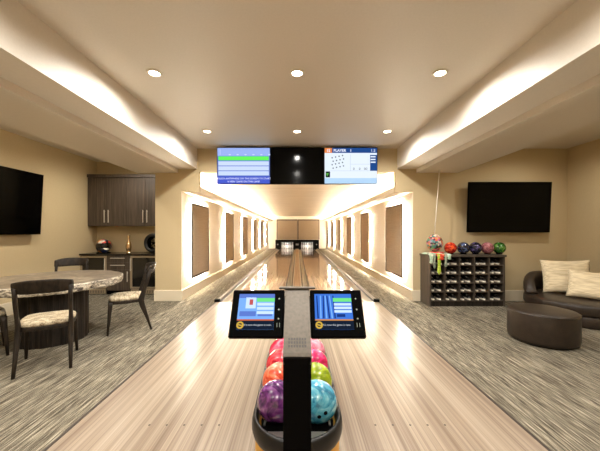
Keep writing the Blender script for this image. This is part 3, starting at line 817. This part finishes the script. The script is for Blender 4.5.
def fridge(x0, x1, label, hs):
    t = thing('beverage_fridge', label, 'fridge', (x0,YC,0), group='glass door fridges under the counter')
    w_ = x1-x0
    box('body', (0,w_,.045,YN-YC-.003,.0005,.904), 'black', t)
    d = MB().box(.004,.05,0,.04,.14,.895).box(w_-.05,w_-.004,0,.04,.14,.895).box(.05,w_-.05,0,.04,.14,.18).box(.05,w_-.05,0,.04,.855,.895).build('door', 'steel', t, bevel=.002)
    box('glass', (.05,w_-.05,.012,.028,.18,.855), 'dark_glass', d)
    xh = w_-.027 if hs > 0 else .027
    MB().tube([(xh,-.03,.55),(xh,-.03,.84)], (.009,.009), n=8).box(xh-.005,xh+.005,-.03,0,.58,.59).box(xh-.005,xh+.005,-.03,0,.80,.81).build('handle', 'chrome', d)
    g = MB().box(.02,w_-.02,.005,.045,.02,.125).build('toe_grille', 'steel', t)
    sl = MB()
    for k in range(14): sl.rect(.05+k*(w_-.1)/14,.05+k*(w_-.1)/14+.015,.04,.1,.0045)
    sl.build('slots', 'vent', g)
fridge(NX0+.002, -4.40, 'glass door beverage fridge at the left end of the counter', 1)
fridge(-3.86, -3.22, 'glass door beverage fridge right of the drawers, behind the side chair', -1)
t = thing('base_cabinet', 'grey brown wood drawer cabinet between the two fridges', 'cabinet', (-4.398,YC,0))
box('body', (0,.536,.022,YN-YC-.003,.09,.904), 'cab_wood', t); box('toe_kick', (.0,.536,.06,.3,.0005,.09), 'black_soft', t)
for z0_, z1_, nm in ((.75,.90,'drawer'),(.58,.745,'drawer'),(.10,.575,'door')):
    d = box(nm, (.004,.532,0,.02,z0_,z1_), 'cab_wood', t, bevel=.002)
    if nm == 'drawer':
        zz = (z0_+z1_)/2+.02
        MB().tube([(.1,-.028,zz),(.43,-.028,zz)], (.008,.008), n=8, up=(0,1,0)).box(.12,.13,-.028,0,zz-.004,zz+.004).box(.40,.41,-.028,0,zz-.004,zz+.004).build('handle', 'chrome', d)
    else:
        MB().tube([(.49,-.028,.30),(.49,-.028,.54)], (.008,.008), n=8).box(.486,.494,-.028,0,.33,.34).box(.486,.494,-.028,0,.5,.51).build('handle', 'chrome', d)
o = box('end_panel', (-3.218,NX1,YC+.02,YN-.003,.0005,.904), 'cab_wood'); tag(o, 'dark wood filler panel under the counter next to the pillar', 'panel')

# helmet
t = thing('racing_helmet', 'colourful racing helmet with dark visor on the black counter', 'helmet', (-4.62,7.0,.9455), R(25))
t.scale = (1.12,1.12,1.08)
hm = speckle_mat('helmet_paint', [(20,20,24),(206,60,40),(30,44,96),(236,150,50),(24,24,28),(226,220,206),(160,30,36),(40,40,46)])
hm.node_tree.nodes['Voronoi Texture'].inputs['Scale'].default_value = 11
m = MB(); n, k = 36, 20
for j in range(k+1):
    th = PI*j/k
    for i in range(n):
        a = 2*PI*i/n
        x, y, z = .145*math.sin(th)*math.cos(a), .175*math.sin(th)*math.sin(a), -.155*math.cos(th)
        if z < -.05:
            z = -.05+(z+.05)*.95; x *= .93; y = y*.96-(.02 if y<0 else 0)
        if y < -.05 and z < -.01: y -= .025*min(1,(-.01-z)/.06)     # chin bar pushed forward
        m.v.append((x,y,max(z,-.150)+.150))
for j in range(k):
    for i in range(n): m.f.append((j*n+i,j*n+(i+1)%n,(j+1)*n+(i+1)%n,(j+1)*n+i)); m.m.append(0)
m.build('shell', hm, t, smooth=True)
m = MB()
for j in range(7):
    el = R(-14+7*j)
    for i in range(21):
        a = R(-90-62+124*i/20); m.v.append((.149*math.cos(el)*math.cos(a), .184*math.cos(el)*math.sin(a)-.004, .150+.155*math.sin(el)))
for j in range(6):
    for i in range(20): m.f.append((j*21+i,j*21+i+1,(j+1)*21+i+1,(j+1)*21+i)); m.m.append(0)
o = m.build('visor', 'dark_glass', t, smooth=True); o.modifiers.new('s','SOLIDIFY').thickness = .004
MB().tube([(.12*math.cos(2*PI*i/30),.15*math.sin(2*PI*i/30)-.01,.008) for i in range(30)], (.01,.008), n=8, closed=True).build('rim_trim', 'black', t, smooth=True)
MB().box(-.05,.05,.12,.19,.235,.25).build('spoiler', 'black', t, bevel=.005)
# trophy pin
o = MB().lathe([(.055,0),(.055,.012),(.04,.014),(.052,.06),(.064,.125),(.062,.165),(.046,.25),(.028,.31),(.025,.335),(.034,.385),(.030,.415),(.014,.435),(.001,.44)], n=28).build('trophy_pin', 'bronze', smooth=True)
o.location = (-4.06,7.06,.9455); tag(o, 'gold brown bowling pin standing on the black counter', 'bowling pin')
# tyre
t = thing('show_tyre', 'black tyre on its wheel standing on the counter beside the pillar', 'tyre', (-3.46,7.08,.9455+.235), R(-14))
def ring_y(prof, mb, n=48, mi=0):
    k_ = len(prof); o_ = len(mb.v)
    for r_, y_ in prof:
        for i in range(n):
            a = 2*PI*i/n; mb.v.append((r_*math.cos(a), y_, r_*math.sin(a)))
    for j in range(k_):
        j2 = (j+1)%k_
        for i in range(n): mb.f.append((o_+j*n+i,o_+j*n+(i+1)%n,o_+j2*n+(i+1)%n,o_+j2*n+i)); mb.m.append(mi)
    return mb
ring_y([(.15,-.07),(.19,-.085),(.22,-.08),(.234,-.05),(.234,.05),(.22,.08),(.19,.085),(.15,.07)], MB()).build('tyre_tread', 'tyre', t, smooth=True)
m = ring_y([(.150,-.06),(.150,.06),(.135,.06),(.13,-.05)], MB())
for k in range(5):
    a = 2*PI*k/5+.3; m.tube([(.02*math.cos(a),-.03,.02*math.sin(a)),(.14*math.cos(a),-.035,.14*math.sin(a))], (.012,.014), n=8, up=(0,1,0))
m.lathe([(.035,-.02),(.035,.02)], (0,0,0), 16); m.build('wheel_rim', 'black', t)

# ------------------------------------------------------------------ world, camera, view
w = bpy.data.worlds.new('world'); S.world = w; w.use_nodes = True
w.node_tree.nodes['Background'].inputs[0].default_value = (1,.85,.66,1)
w.node_tree.nodes['Background'].inputs[1].default_value = 0.0
cam = bpy.data.cameras.new('camera'); co = bpy.data.objects.new('camera', cam); COL.objects.link(co)
co.location = (0,0,1.47); co.rotation_euler = (PI/2,0,0)
cam.sensor_width = 36; cam.sensor_fit = 'HORIZONTAL'; cam.lens = 36*293/600
cam.shift_x = (300-297.2)/600; cam.shift_y = (231-225.5)/600; cam.clip_start = .05; cam.clip_end = 100
S.camera = co
S.view_settings.view_transform = 'Standard'; S.view_settings.look = 'None'
S.view_settings.gamma = 1; S.view_settings.use_curve_mapping = False
S.view_settings.exposure = 0.24
S.cycles.max_bounces = 10; S.cycles.diffuse_bounces = 6; S.cycles.glossy_bounces = 4
S.cycles.sample_clamp_indirect = 6; S.cycles.use_denoising = True
S.cycles.caustics_reflective = False; S.cycles.caustics_refractive = False
